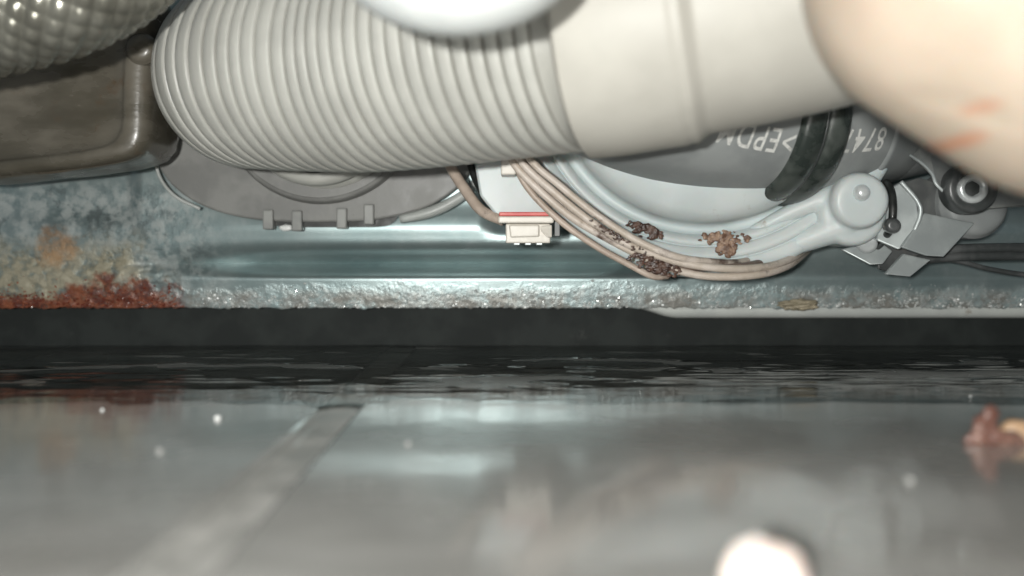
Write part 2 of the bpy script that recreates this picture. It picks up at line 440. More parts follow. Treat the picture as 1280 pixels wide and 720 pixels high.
# crust grains on the lip, rust grains at the left
def grains(name, m, n, gen):
    b = bmesh.new()
    for i in range(n):
        x, z, r = gen()
        y = pdepth(x, z)-.05
        q = bmesh.ops.create_icosphere(b, subdivisions=1, radius=r)['verts']
        sx, sz = random.uniform(.7, 1.8), random.uniform(.6, 1.1); rot = Matrix.Rotation(random.uniform(0, 6.28), 3, Vector((random.random(), random.random(), random.random()+.1)).normalized())
        for v in q:
            c = rot @ v.co; v.co = Vector((c.x*sx+x, c.y*.7+y, c.z*sz+z))
    o = build(name, b, m, panel, smooth=False); o['kind'] = 'stuff'; return o
def g1():
    while True:
        x = random.uniform(-72, 120); z = 9.5+abs(random.gauss(0, 1.8))
        if z < 16.5 and noise.noise(Vector((x*.12, z*.4, 5)))+random.uniform(-.35, .35) > -.05: return x, z, random.choice((.12, .16, .2, .2, .32))
def g2():
    while True:
        x = random.uniform(-125, -77); z = 9.6+abs(random.gauss(0, 2.2))
        if z < 17: return x, z, random.choice((.12, .16, .2, .28))
grains('mineral_crust', M['crust'], 1500, g1)
grains('rust_grains', M['rustflake'], 700, g2)

# ================================================================ HOSE FLANGE with clips
FC = at(398, 150, 200)
def superrect(cx, cz, hw, hh_b, hh_t, n, y, k=72):
    out = []
    for i in range(k):
        a = 2*math.pi*i/k; ca, sa = math.cos(a), math.sin(a)
        x = math.copysign(abs(ca)**(2/n), ca)*hw; z = math.copysign(abs(sa)**(2/n), sa)*(hh_b if sa < 0 else hh_t)
        out.append(Vector((cx+x, y, cz+z)))
    return out
fz = at(400, 278, 199).z; fcz = at(400, 140, 199).z
fl = empty('hose_flange', (FC.x, 199, fz), 'grey plastic flange plate behind the corrugated hose, clipped onto the steel panel', 'hose flange')
build('flange_plate', prism(superrect(FC.x, fcz, 37.6, fcz-fz, 30, 2.7, 197.4), 2.4, .5), M['flange'], fl, smooth=False)
build('slot_shade', prism(superrect(FC.x+3.2, fcz-1.1, 15.8, fcz-fz, 28, 9, 199.0), 1.2, 0), M['black'], fl, smooth=False)  # black strip standing for the shade in the slot below the flange
bc = at(400, 128, 196)
build('boss', lathe(bc, (0, -1, 0), smoothprof([(0, 1.2), (19, 1.2), (21.4, 1.1), (22.3, .4), (22.7, -1.6)]), 72), M['flange'], fl)
build('socket', lathe(at(402, 133, 195), (-.1, -1, .05), smoothprof([(15.6, -4), (18.0, -3.2), (18.5, -1.5), (17.8, 0), (16.8, 1.0), (18.0, 2.4), (17.2, 4), (15.4, 4.4)]), 64), M['hose'], fl)
rimpts = [at(500, 274, 197), at(535, 266, 197), at(566, 252, 197), at(592, 232, 197), at(604, 205, 197)]
build('rim', tube([(*p, r) for p, r in zip(rimpts, (.9, 1.25, 1.2, 1.0, .8))], 1, 12), M['flangelight'], fl)
lp = [at(191, 170, 197), at(193, 196, 197), at(201, 224, 197), at(220, 246, 197), at(250, 261, 197)]
build('rim', tube([(*p, .38) for p in lp], 1, 8), M['flangelight'], fl)
for (px, py0, py1) in ((335, 262, 287), (371, 263, 289), (427, 260, 286), (461, 255, 281)):
    c0 = at(px-6.5, py1, 196.6); c1 = at(px+6.5, py0, 196.6)
    t = build('clip_tab', box((c0.x, 196.2, c0.z), (c1.x, 199.2, c1.z), .35), M['tab'], fl, smooth=False)
o = build('chalk_crumb', lump(at(357, 285, 198.6), (1.5, .6, .8), .5, 1, 2, 3), M['speck']); tag(o, 'white chalky deposit between the two left clips of the grey flange', 'deposit')

# ================================================================ CORRUGATED DRAIN HOSE
hp = [(*at(402, 130, 206), 16.8), (*at(342, 108, 191), 17.6), (*at(314, 96, 180.5), 18.6), (*at(338, 88, 172.5), 19.2), (*at(402, 82, 165.5), 19.7), (*at(473, 76, 160), 19.9), (*at(600, 57, 150), 19.6), (*at(722, 38, 142.3), 19.3)]
hs = spline(hp, 40)
hose = empty('corrugated_hose', at(450, 215, 165), 'light grey corrugated drain hose with a smooth cuff, bending from the flange towards the hand', 'drain hose')
rs = resample(hs, .11)
PITCH = 2.62
def corr(s):
    t = (s/3.0+.00030*s*s) % 1.0
    return -1.2*math.exp(-((t-.5)/.075)**2)+.30*math.sin(math.pi*((t+.5) % 1.0))
path = [Vector(q[1][:3]) for q in rs]
b = sweep(path, lambda i: rs[i][1][3]+corr(rs[i][0]), 64)
gshade = b.verts.layers.float.new('groove_shade'); b.verts.ensure_lookup_table()  # shade of the grooves, painted in per vertex
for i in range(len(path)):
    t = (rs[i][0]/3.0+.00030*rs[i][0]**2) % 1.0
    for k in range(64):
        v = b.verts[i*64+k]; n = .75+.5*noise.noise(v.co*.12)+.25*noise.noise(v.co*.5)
        v[gshade] = max(0, min(1, n*math.exp(-((t-.5)/.095)**2)))
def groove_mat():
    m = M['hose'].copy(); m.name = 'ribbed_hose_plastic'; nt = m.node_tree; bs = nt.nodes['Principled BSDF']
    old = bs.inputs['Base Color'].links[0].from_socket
    at_ = N(nt, 'ShaderNodeAttribute'); at_.attribute_name = 'groove_shade'
    plug(nt, bs.inputs['Base Color'], mixc(nt, mth(nt, 'MULTIPLY', at_.outputs['Fac'], .8), old, (.17, .155, .125)))  # mixes the painted groove shade into the plastic colour
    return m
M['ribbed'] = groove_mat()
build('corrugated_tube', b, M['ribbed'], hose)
end = path[-1]; dirn = (path[-1]-path[-6]).normalized()
# smooth cuff
cp = [(*at(722, 38, 142.3), 0), (*at(780, 30, 140), 0), (*at(870, 14, 137.2), 0), (*at(970, -8, 134.3), 0), (*at(1080, -40, 131.5), 0), (*at(1240, -98, 134), 0)]
cs = resample(spline(cp, 20), .35); L = cs[-1][0]
def cr(s):
    r = 19.3+1.5*ss(0, 1.1, s)-.3*ss(3, 14, s)
    r -= .22*math.exp(-((s-15.8)/.6)**2)          # groove
    r -= 1.3*ss(16.2, 18.8, s); r -= .3*ss(30, 60, s)
    return r
cpath = [Vector(q[1][:3]) for q in cs]
build('cuff', sweep(cpath, lambda i: cr(cs[i][0]), 72), M['cuff'], hose)
# moulding seam
fr = frames(cpath)
b = bmesh.new()
seam = []
for i in range(0, len(fr)-4, 2):
    p, t, u, v = fr[i]
    if cs[i][0] < 21.5: continue
    a = math.radians(62)
    near = -v if v.y > 0 else v
    seam.append(p+(u*math.sin(a)+near*math.cos(a))*(cr(cs[i][0])+.02))
build('mould_seam', sweep(seam, lambda i: .22, 8), M['cuff'], hose)

# ================================================================ BROWN-GREY BLOCK, top left
blk = empty('plastic_block', at(90, 222, 172), 'dirty brown-grey plastic block with a rounded corner at upper left, under the braided hose', 'plastic block')
b = bmesh.new()
def blockface(inset, dy):
    raw = [(-160, 243), (0, 220), (70, 215), (140, 205), (168, 197), (180, 182), (184, 165), (184, 120), (186, 72), (186, 20), (182, -60), (-160, -60)]
    cx, cy = -20, 90
    return [at(cx+(x-cx)*(1-inset), cy+(y-cy)*(1-inset), 172) + Vector((0, dy, 0)) for x, y in raw]
rings = [blockface(i, d) for i, d in ((-.02, 26), (0, 6), (.0, 3), (.02, 1.2), (.06, .2), (.13, 0), (.155, .5), (.175, 1.3), (.30, 1.9))]
rr = [[b.verts.new(p) for p in r] for r in rings]
for A, B in zip(rr, rr[1:]):
    n = len(A)
    for k in range(n): b.faces.new((A[k], A[(k+1) % n], B[(k+1) % n], B[k]))
b.faces.new(rr[-1]); b.faces.new(list(reversed(rr[0])))
bmesh.ops.recalc_face_normals(b, faces=b.faces)
me_o = build('block_shell', b, M['block'], blk)
sub = me_o.modifiers.new('sub', 'SUBSURF'); sub.levels = 2; sub.render_levels = 2
# rounded cap between block and hose
b = lathe(at(178, 62, 173), (.1, -1, 0), smoothprof([(0, 2.4), (2.0, 2.1), (3.0, .9), (3.2, -1), (3.2, -14)]), 32)
build('lug', b, M['block'], blk)
# ================================================================ BRAIDED HOSE (foreground top left)
def braid():
    ctr = [at(-140, 27, 142), at(-60, 21, 142), at(20, 6, 142), at(90, -17, 142), at(150, -55, 143), at(210, -115, 145), at(260, -195, 148)]
    rs = resample(spline([tuple(p) for p in ctr], 16), .22)
    path = [Vector(q[1]) for q in rs]
    R = 9.85
    def prof(i, a):
        s = rs[i][0]; k = 14
        u = (a*k/(2*math.pi)+s/3.1); v = (a*k/(2*math.pi)-s/3.1)
        fu, fv = math.sin(math.pi*u), math.sin(math.pi*v)
        return 1+.075*(abs(fu)**.7)*(.35+.65*abs(fv)**.6)
    return sweep(path, lambda i: R, 150, prof=prof)
o = build('braided_hose', braid(), M['braid']); tag(o, 'shiny grey braided hose crossing the upper left corner, out of focus', 'braided hose')

# ================================================================ WHITE LOOP (foreground top)
lc = at(572, -82, 105)
b = bmesh.new()
ringpath = []
def torus(c, R, r, rz, seg=72, ms=28):
    b = bmesh.new(); G = []
    for i in range(seg):
        a = 2*math.pi*i/seg
        d = Vector((math.cos(a), .18*math.sin(a), math.sin(a)*rz)); row = []
        e = Vector((math.cos(a), 0, math.sin(a)))
        for k in range(ms):
            t = 2*math.pi*k/ms
            row.append(b.verts.new(c+d*R+e*(math.cos(t)*r)+Vector((0, math.sin(t)*r*1.3, 0))))
        G.append(row)
    for i in range(seg):
        A, B = G[i], G[(i+1) % seg]
        for k in range(ms): b.faces.new((A[k], A[(k+1) % ms], B[(k+1) % ms], B[k]))
    bmesh.ops.recalc_face_normals(b, faces=b.faces)
    return b
o = build('white_loop', torus(lc, 12.6, 3.3, .74), M['whitering']); st_ = build('stem', tube([tuple(lc+Vector((0, 1.7, 9.6))), tuple(lc+Vector((2, 4, 30))), tuple(lc+Vector((8, 10, 75)))], 3.2, 20, 1.0), M['whitering'], o)
tag(o, 'blurred white plastic loop in front of the corrugated hose at the top edge', 'plastic loop')

# ================================================================ WHITE PUMP HOUSING
pc = at(880, 92, 176)
pump = empty('pump_housing', (pc.x, 185, pc.z-39), 'white plastic pump housing with a stepped round rim, behind the grey rubber hose', 'pump housing')
ax = (-.06, -1, -.02)
prof = smoothprof([(0, 9), (14, 8.6), (22, 7.6), (26.5, 6.2), (28.6, 4.8), (29.8, 2.6), (30.0, .2), (30.6, -1.6), (31.6, -1.8), (32.4, -1.2)], 4)
build('dome', lathe(pc, ax, prof, 96), M['white'], pump)
prof = smoothprof([(32.2, -1.3), (32.7, -.2), (33.4, .5), (34.2, .5), (34.6, .1), (35.0, .9), (36.2, 1.5), (37.0, 1.4), (37.4, .9), (37.9, 1.4), (39.4, 1.5), (40.4, 1.0), (40.9, 0), (41.0, -2), (40.6, -6), (40.4, -20)], 4)
build('rim', lathe(pc, ax, prof, 96), M['white'], pump)
# two screw bosses on one moulded arm
def fuse(name, bm, m, parent, vox, it):
    for v in bm.verts: v.co *= S
    me = bpy.data.meshes.new('src'); bm.to_mesh(me); bm.free()
    to = bpy.data.objects.new('src', me); COL.objects.link(to)
    rm = to.modifiers.new('r', 'REMESH'); rm.mode = 'VOXEL'; rm.voxel_size = vox*S
    sm = to.modifiers.new('s', 'SMOOTH'); sm.iterations = it; sm.factor = .5
    bpy.context.view_layer.update()
    m2 = bpy.data.meshes.new_from_object(to.evaluated_get(bpy.context.evaluated_depsgraph_get()))
    bpy.data.objects.remove(to)
    b2 = bmesh.new(); b2.from_mesh(m2)
    for v in b2.verts: v.co = v.co/S
    return build(name, b2, m, parent)
b = pxprism([(905, 305, 177.5), (950, 283, 177), (990, 262, 176), (1040, 246, 174.5), (1050, 262, 174), (1046, 296, 174.5), (1012, 309, 176), (965, 327, 177), (915, 334, 178)], 175, 7, .8)
tube([(*at(940, 290, 177.5), 1.2), (*at(985, 267, 176), 1.7), (*at(1020, 252, 174.5), 2.0), (*at(1060, 238, 173), 2.4)], 2, 16, .6, b)
tube([(*at(950, 320, 178), 1.4), (*at(990, 306, 176.5), 2.2), (*at(1025, 292, 175), 2.8), (*at(1060, 280, 174), 3.4)], 2, 16, .6, b)
lathe(at(1065, 266, 172.6), (-.10, -1, -.04), smoothprof([(0, 1.5), (4.6, 1.4), (6.0, .9), (6.6, -.3), (6.7, -2), (6.7, -14), (0, -14)]), 48, b)
lathe(at(1075, 251, 169.6), (-.10, -1, -.04), smoothprof([(0, 1.3), (3.8, 1.2), (4.9, .8), (5.4, -.2), (5.5, -2), (5.6, -14), (0, -14)]), 48, b)
b1 = fuse('screw_boss', b, M['white'], pump, .32, 7)
bmx = lathe(at(1077, 241, 168.2), (-.12, -1, 0), smoothprof([(0, 1.6), (.8, 1.45), (1.35, .9), (1.6, 0), (1.65, -.8)]), 24)
org = Vector(pump.location)/S
for v in bmx.verts: v.co = (v.co-org)*S
me = bpy.data.meshes.new('screw'); bmx.to_mesh(me); bmx.free()
for p in me.polygons: p.use_smooth = True
scr = link('screw', me, M['chrome'], b1)
# ================================================================ EPDM HOSE with clamp and print
ep = [(*at(690, 50, 165), 16.5), (*at(765, 86, 168), 17.5), (*at(850, 116, 171.5), 17.9), (*at(950, 133, 176.5), 18.2), (*at(1040, 131, 183), 18.2), (*at(1120, 120, 189.5), 17.8), (*at(1210, 105, 196), 17.0)]
es = resample(spline(ep, 16), .5); epath = [Vector(q[1][:3]) for q in es]; efr = frames(epath)
rub = empty('rubber_hose', at(950, 252, 176), 'dark grey rubber hose with upside-down white print and a black clamp, under the smooth cuff', 'rubber hose')
build('hose_wall', sweep(epath, lambda i: es[i][1][3], 72), M['epdm'], rub)
def esurf(s, ang, lift):
    """ang measured from the viewer-facing side, downwards"""
    i = min(range(len(es)), key=lambda j: abs(es[j][0]-s)); j = min(len(es)-1, i+1)
    i2 = int(max(0, min(len(es)-2, s/(es[1][0]-es[0][0])))); t = s/(es[1][0]-es[0][0])-i2
    p = efr[i2][0].lerp(efr[i2+1][0], t); u = efr[i2][2].lerp(efr[i2+1][2], t); v = efr[i2][3].lerp(efr[i2+1][3], t)
    near = -v if v.y > 0 else v
    r = es[i2][1][3]+lift
    return p+(near*math.cos(ang)-u*math.sin(ang))*r
def sil_s(px, ang):            # arc length whose surface point lands on photo column px
    return min((q[0] for q in es), key=lambda s: abs((lambda c: 640+c.x*F/c.y)(esurf(s, ang, 0))-px))
# clamp: two black bands with a raised edge each
for (wd, off) in ((4.4, 0), (4.6, 4.3)):
    s0 = sil_s(997, math.radians(40))+off
    b = bmesh.new(); rings = []
    for ds, lift in [(-wd/2*math.cos(math.pi*q/10), -.1+2.0*math.sin(math.pi*q/10)**.7) for q in range(11)]:
        rings.append([b.verts.new(esurf(s0+ds+.5*math.sin(2*math.pi*k/96+.4), 2*math.pi*k/96, lift)) for k in range(96)])
    for A, B in zip(rings, rings[1:]):
        for k in range(96): b.faces.new((A[k], A[(k+1) % 96], B[(k+1) % 96], B[k]))
    bmesh.ops.recalc_face_normals(b, faces=b.faces)
    build('clamp_band', b, M['strap'], rub)
s0 = sil_s(996, math.radians(40))+2.2
build('clamp_glint_ridge', sweep([esurf(s0+.5*math.sin(2*math.pi*k/96+.4), 2*math.pi*k/96, 1.25) for k in range(97)], lambda i: .32, 8), M['cable'], rub)  # ridge added between the bands, shaped to give a highlight line
def lettering(txt, px_right, px_left, ang0, hgt):
    cu = bpy.data.curves.new('lettering', 'FONT'); cu.body = txt; cu.size = 1; cu.resolution_u = 4; cu.offset = .006; cu.space_character = 1.12
    to = bpy.data.objects.new('lettering_src', cu); COL.objects.link(to); bpy.context.view_layer.update()
    me = bpy.data.meshes.new_from_object(to.evaluated_get(bpy.context.evaluated_depsgraph_get()))
    bpy.data.objects.remove(to)
    bm = bmesh.new(); bm.from_mesh(me)
    bmesh.ops.subdivide_edges(bm, edges=[e for e in bm.edges if e.calc_length() > .25], cuts=2)
    xs = [v.co.x for v in bm.verts]; x0, x1 = min(xs), max(xs); ym = max(v.co.y for v in bm.verts)
    sR = sil_s(px_right, ang0); sL = sil_s(px_left, ang0)
    for v in bm.verts:
        t = (v.co.x-x0)/(x1-x0); q = v.co.y/ym
        # printed upside down: text starts at the right, baseline up
        s = sR+(sL-sR)*t
        v.co = esurf(s, ang0+(q-.5)*hgt/18.0, .06)
    return build('lettering', bm, M['print'], rub, smooth=False)
lettering('>EPDM<', 992, 880, math.radians(30), 4.7)
lettering('8747', 1106, 1052, math.radians(28), 4.7)
# faint moulded ring at the right end of the hose
s0 = sil_s(1112, math.radians(40)); b = bmesh.new(); rings = []
for ds, lift in ((-.8, -.1), (-.5, .35), (0, .5), (.5, .35), (8, .3), (9, -.1)):
    rings.append([b.verts.new(esurf(s0+ds, 2*math.pi*k/72, lift)) for k in range(72)])
for A, B in zip(rings, rings[1:]):
    for k in range(72): b.faces.new((A[k], A[(k+1) % 72], B[(k+1) % 72], B[k]))
bmesh.ops.recalc_face_normals(b, faces=b.faces)
build('end_bead', b, M['epdm'], rub)

# ================================================================ WIRES
def wire(pts, r, m, label, d=166):
    P = [at(p[0], p[1], p[2] if len(p) > 2 else d) for p in pts]
    o = build('wire', tube([tuple(p) for p in P], r, 12, .5), M[m])
    return tag(o, label, 'wire', 'beige wires below the hose')
wire([(628, 150, 170), (650, 200), (690, 238), (740, 278), (790, 308), (850, 328), (910, 336), (960, 333, 169), (992, 322, 176), (1012, 306, 186), (1024, 290, 196)], .76, 'wire', 'lowest beige wire hugging the bottom of the white pump rim', 165.5)
wire([(622, 150, 170), (640, 200), (668, 232), (715, 272), (770, 304), (815, 326), (858, 341), (900, 346), (950, 343, 168), (985, 332, 174), (1008, 314, 186), (1020, 300, 196)], .76, 'wire', 'outer beige wire that sags furthest under the pump rim', 166.5)
wire([(640, 150, 170), (662, 198), (700, 232), (745, 268), (795, 300), (842, 320), (885, 327, 167), (925, 328, 173), (955, 318, 182)], .72, 'wire', 'beige wire nearest the white ribbed moulding, smeared with brown grime', 164.5)
wire([(632, 150, 170), (644, 203), (662, 238), (700, 276), (745, 308), (785, 330), (815, 345), (835, 345, 170)], .65, 'wire2', 'thin brown wire hanging lowest on the left of the bundle', 168)
wire([(540, 150, 186), (562, 205, 184), (580, 235, 182), (602, 263, 180), (630, 276, 178)], 1.15, 'wire2', 'thick brown wire running alone into the white connector from the left', 180)
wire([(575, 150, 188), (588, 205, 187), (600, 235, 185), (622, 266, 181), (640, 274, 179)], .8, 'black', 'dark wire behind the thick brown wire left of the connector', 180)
wire([(634, 150, 172), (652, 199), (684, 238), (730, 276), (782, 307), (830, 327), (880, 334), (930, 333, 172), (975, 322, 180)], .8, 'wireshade', 'dark brown strand added as the shade between the beige wires under the pump rim', 167.2)  # extra strand standing for the shadow between the wires
# grime
def blob(name, px, py, d, r, m, label, cat, seed, amp=.45, n=90, slope=0):
    rnd = random.Random(seed); b = bmesh.new(); c = at(px, py, d)
    for i in range(n):
        a = rnd.uniform(0, 6.283); q = rnd.random()**.6
        p = Vector((math.cos(a)*q*r[0], rnd.uniform(-.3, .1)*r[1], math.sin(a)*q*r[2])); p.z += slope*p.x
        e = lump((0, 0, 0), (1, 1, 1), .4, 1, 2, seed+i)
        k = rnd.uniform(.14, .36)*r[2]*(1.1-.5*q)
        mp_ = {}
        for v in e.verts: mp_[v.index] = b.verts.new(c+p+Vector((v.co.x*k*rnd.uniform(.95, 1.05)*1.5, v.co.y*min(k, .8)*.55, v.co.z*k)))
        for f in e.faces: b.faces.new([mp_[v.index] for v in f.verts])
        e.free()
    o = fuse(name, b, M[m], None, .13, 2); return tag(o, label, cat)
blob('grime_lump', 806, 288, 174.2, (3.8, .5, 1.5), 'grime', 'wet dark brown grime lump stuck on the white pump rim, left of the tan scab', 'grime', 1, slope=-.3)
blob('grime_lump', 818, 331, 165.4, (5.0, .8, 1.8), 'grime', 'black-brown grime caught under the wires at their lowest left point', 'grime', 2, slope=-.3)
blob('grime_lump', 783, 304, 164.0, (7.0, .6, .9), 'grime', 'thin dark smear of grime lying along the upper wires', 'grime', 5, slope=-.62)
blob('rust_scab', 905, 298, 174.4, (5.2, .5, 1.5), 'scab', 'tan and brown crusty scab on the white pump rim', 'deposit', 3, .6)
blob('rust_scab', 908, 311, 174.3, (2.0, .5, 1.7), 'scab', 'small brown drip of crust below the tan scab', 'deposit', 4, .6)

# ================================================================ WHITE CONNECTOR
con = empty('wire_connector', at(655, 306, 172), 'white plug connector with a red strip, hanging on a pale holder beside the wires', 'connector')
build('holder', pxprism([(592, 150), (594, 210), (600, 245), (622, 272), (690, 270), (688, 250), (668, 228), (650, 205), (650, 150)], 178, 4, .5), M['white'], con, smooth=False)
p0 = at(630, 219, 172); p1 = at(641, 202, 172)
build('peg', box((p0.x-.6, 171, p0.z), (p1.x+.6, 178, p1.z+1), .3), M['ivory'], con, smooth=False)
p0 = at(624, 270, 172); p1 = at(690, 265, 172)
build('red_strip', box((p0.x, 171.6, p0.z), (p1.x-.6, 177, p1.z), .15), M['red'], con, smooth=False)
p0 = at(623, 279, 172); p1 = at(692, 270.3, 172)
build('shoulder', box((p0.x, 171.2, p0.z), (p1.x, 178, p1.z), .3), M['ivory'], con, smooth=False)
p0 = at(632, 304, 173); p1 = at(688, 279.5, 173)
build('body', box((p0.x, 173, p0.z), (p1.x, 179, p1.z), .3), M['ivory'], con, smooth=False)
build('latch', pxprism([(638, 297, 172), (674, 296, 172), (674, 281, 172), (636, 281, 172)], 172, 2, .3), M['ivory'], con, smooth=False)
build('latch_arm', pxprism([(676, 283, 171.8), (690, 281, 172), (690, 297, 172.5), (684, 297, 172), (676, 288, 171.8)], 172, 1.5, .2), M['ivory'], con, smooth=False)
for px in (646, 660, 674):
    p0 = at(px-4, 306.5, 174); p1 = at(px+4, 302, 174)
    build('terminal', box((p0.x, 173.4, p0.z), (p1.x, 178, p1.z), .15), M['zinc'], con, smooth=False)
p0 = at(692, 296, 176); p1 = at(700, 276, 176)
build('side_clip', box((p0.x, 174.5, p0.z), (p1.x, 178, p1.z), .2), M['cable'], con, smooth=False)

# ================================================================ ZINC BRACKET, right
br = empty('zinc_bracket', at(1150, 346, 172), 'folded bright zinc bracket with two bent tongues right of the white screw boss', 'metal bracket')
build('web', plane_prism([(1112, 236), (1126, 228), (1146, 252), (1149, 270), (1136, 302), (1124, 312), (1096, 300)], 172, -.25, .3, 1.2), M['zinc'], br, smooth=False)
build('side_flange', plane_prism([(1127, 229), (1150, 222), (1196, 236), (1196, 270), (1154, 288), (1140, 300), (1149, 270), (1147, 252)], 176, .7, .1, 1.0), M['darkzinc'], br, smooth=False)
build('fold', tube([tuple(at(1126, 227, 171)), tuple(at(1147, 252, 170.4)), tuple(at(1150, 270, 170.4)), tuple(at(1136, 303, 171.6))], .45, 8, .5), M['zinc'], br)
build('tongue', plane_prism([(1156, 266), (1219, 279), (1180, 321), (1160, 320), (1127, 309)], 170.5, .15, .35, 1.2), M['zinc'], br, smooth=False)
build('tongue', plane_prism([(1130, 317), (1164, 325), (1138, 346), (1107, 343)], 171, .1, .3, 1.2), M['zinc'], br, smooth=False)
build('foot', plane_prism([(1052, 312), (1098, 300), (1116, 314), (1104, 330), (1088, 331)], 176.5, -.1, .5, 1.2), M['zinc'], br, smooth=False)
build('back_web', plane_prism([(1094, 300), (1136, 302), (1150, 318), (1112, 340), (1098, 336)], 180, 0, .2, 1.0), M['cable'], br, smooth=False)
build('foot_screw', lathe(at(1084, 305, 174.5), (-.2, -1, -.5), smoothprof([(0, 1.0), (1.2, .9), (1.9, .3), (2.0, -.8)]), 24), M['chrome'], br)
o = build('cable', tube([tuple(at(1108, 228, 173.5)), tuple(at(1114, 240, 170.5)), tuple(at(1116, 262, 169)), tuple(at(1113, 285, 170)), tuple(at(1104, 300, 174)), tuple(at(1095, 310, 178))], .75, 12, .5), M['black']); tag(o, 'short black strand added as the shadow round the right side of the white screw boss', 'cable', 'dark cables on the right')  # black strand put in as the boss's shadow line
o = build('grommet', lathe(at(1115, 282, 169), (-.2, -1, 0), smoothprof([(0, 1.4), (1.0, 1.3), (1.5, .5), (1.5, -1.5)]), 24), M['cable']); tag(o, 'small dark rubber knob between the white boss and the zinc bracket', 'grommet')

# mounting plate and big screw
mp = empty('mounting_plate', at(1215, 265, 172), 'dull grey mounting plate with a large socket screw, half hidden by the hand', 'mounting plate')
build('plate', pxprism([(1122, 186, 176), (1150, 203, 172), (1166, 218, 170), (1172, 231, 169), (1192, 250, 169), (1225, 262, 169.5), (1262, 259, 170), (1300, 258, 171), (1420, 240, 172), (1420, 60, 172), (1140, 100, 176)], 170, 1.3, .3), M['darkzinc'], mp, smooth=False)
build('edge_bead', tube([tuple(at(1121, 184, 175.5)), tuple(at(1150, 202, 171.5)), tuple(at(1165, 217, 169.5)), tuple(at(1171, 231, 168.6)), tuple(at(1192, 250, 168.4))], .32, 8, .5), M['zinc'], mp)
build('skirt', lathe(at(1212, 256, 178), (0, -1, 0), smoothprof([(0, 4), (5, 3.6), (6.6, 2), (7, 0), (7, -10)]), 40), M['epdm'], mp)
sp = at(1213, 236, 167)
build('washer', lathe(sp, (-.1, -1, 0), smoothprof([(2.6, .4), (3.2, 1.4), (4.2, 1.5), (4.7, .8), (4.8, -1), (4.8, -3)]), 40), M['cable'], mp)
so = build('screw', lathe(sp+Vector((.2, -.2, 0)), (-.1, -1, 0), [(0, -.2), (1.2, -.2), (1.45, .15), (1.6, .75), (1.8, 1.0), (2.3, 1.05), (2.75, .7), (2.9, 0), (2.9, -1)], 36), M['chrome'], mp)

so_ = lathe(sp+Vector((.2, -.2, 0)), (-.1, -1, 0), [(0, .12), (1.5, .12), (1.52, -.3)], 6)
build('socket', so_, M['cable'], so, smooth=False)  # dark hex disc laid in the screw recess as its shade
# dark cables to the right edge
for pts, r, lab in (([(1120, 322, 185), (1180, 313, 184), (1240, 310, 183), (1420, 309, 182)], 1.0, 'upper dark cable running level to the right edge below the mounting plate'),
                    ([(1120, 330, 185), (1180, 322, 184), (1240, 320, 183), (1420, 319, 182)], .95, 'lower of the two level dark cables leaving at the right edge'),
                    ([(1120, 318, 190), (1190, 325, 187), (1240, 337, 186), (1300, 345, 185), (1420, 352, 184)], .55, 'thin black cable drooping below the two level cables at the right edge')):
    o = build('cable', tube([tuple(at(*p)) for p in pts], r, 12, .8), M['cable']); tag(o, lab, 'cable', 'dark cables on the right')

# ================================================================ PALE TRAY LIP below the panel at right
b = bmesh.new(); rows = []
for i in range(120):
    px = 785+i*6.2; t = ss(785, 850, px)
    zb = 9.6-(.2+2.6*t); z1 = 10.4
    row = []
    for k in range(9):
        a = math.pi*(.5+k/8)            # rounded lower front
        row.append(b.verts.new(Vector(((px-640)*203/F, 205.2+1.9*math.cos(a)+0, (z1+zb)/2+(z1-zb)/2*math.sin(a)))))
    rows.append(row)
for A, B in zip(rows, rows[1:]):
    for k in range(8): b.faces.new((A[k], A[k+1], B[k+1], B[k]))
bmesh.ops.recalc_face_normals(b, faces=b.faces)
o = build('tray_lip', b, M['tray']); tag(o, 'pale plastic tray lip showing under the right half of the steel panel', 'tray')
o = build('crumb', lump(at(998, 381, 199.5), (4.0, 1.2, 1.2), .5, 1.3, 4, 8), M['crumb']); tag(o, 'tan crumb caught on the lower lip of the steel panel under the white boss', 'crumb')
#, 381, 199.5, (4.2, 1.2, 1.3), 'crumb', 'tan crumb caught on the lower lip of the steel panel under the white boss', 'crumb', 8, .5)

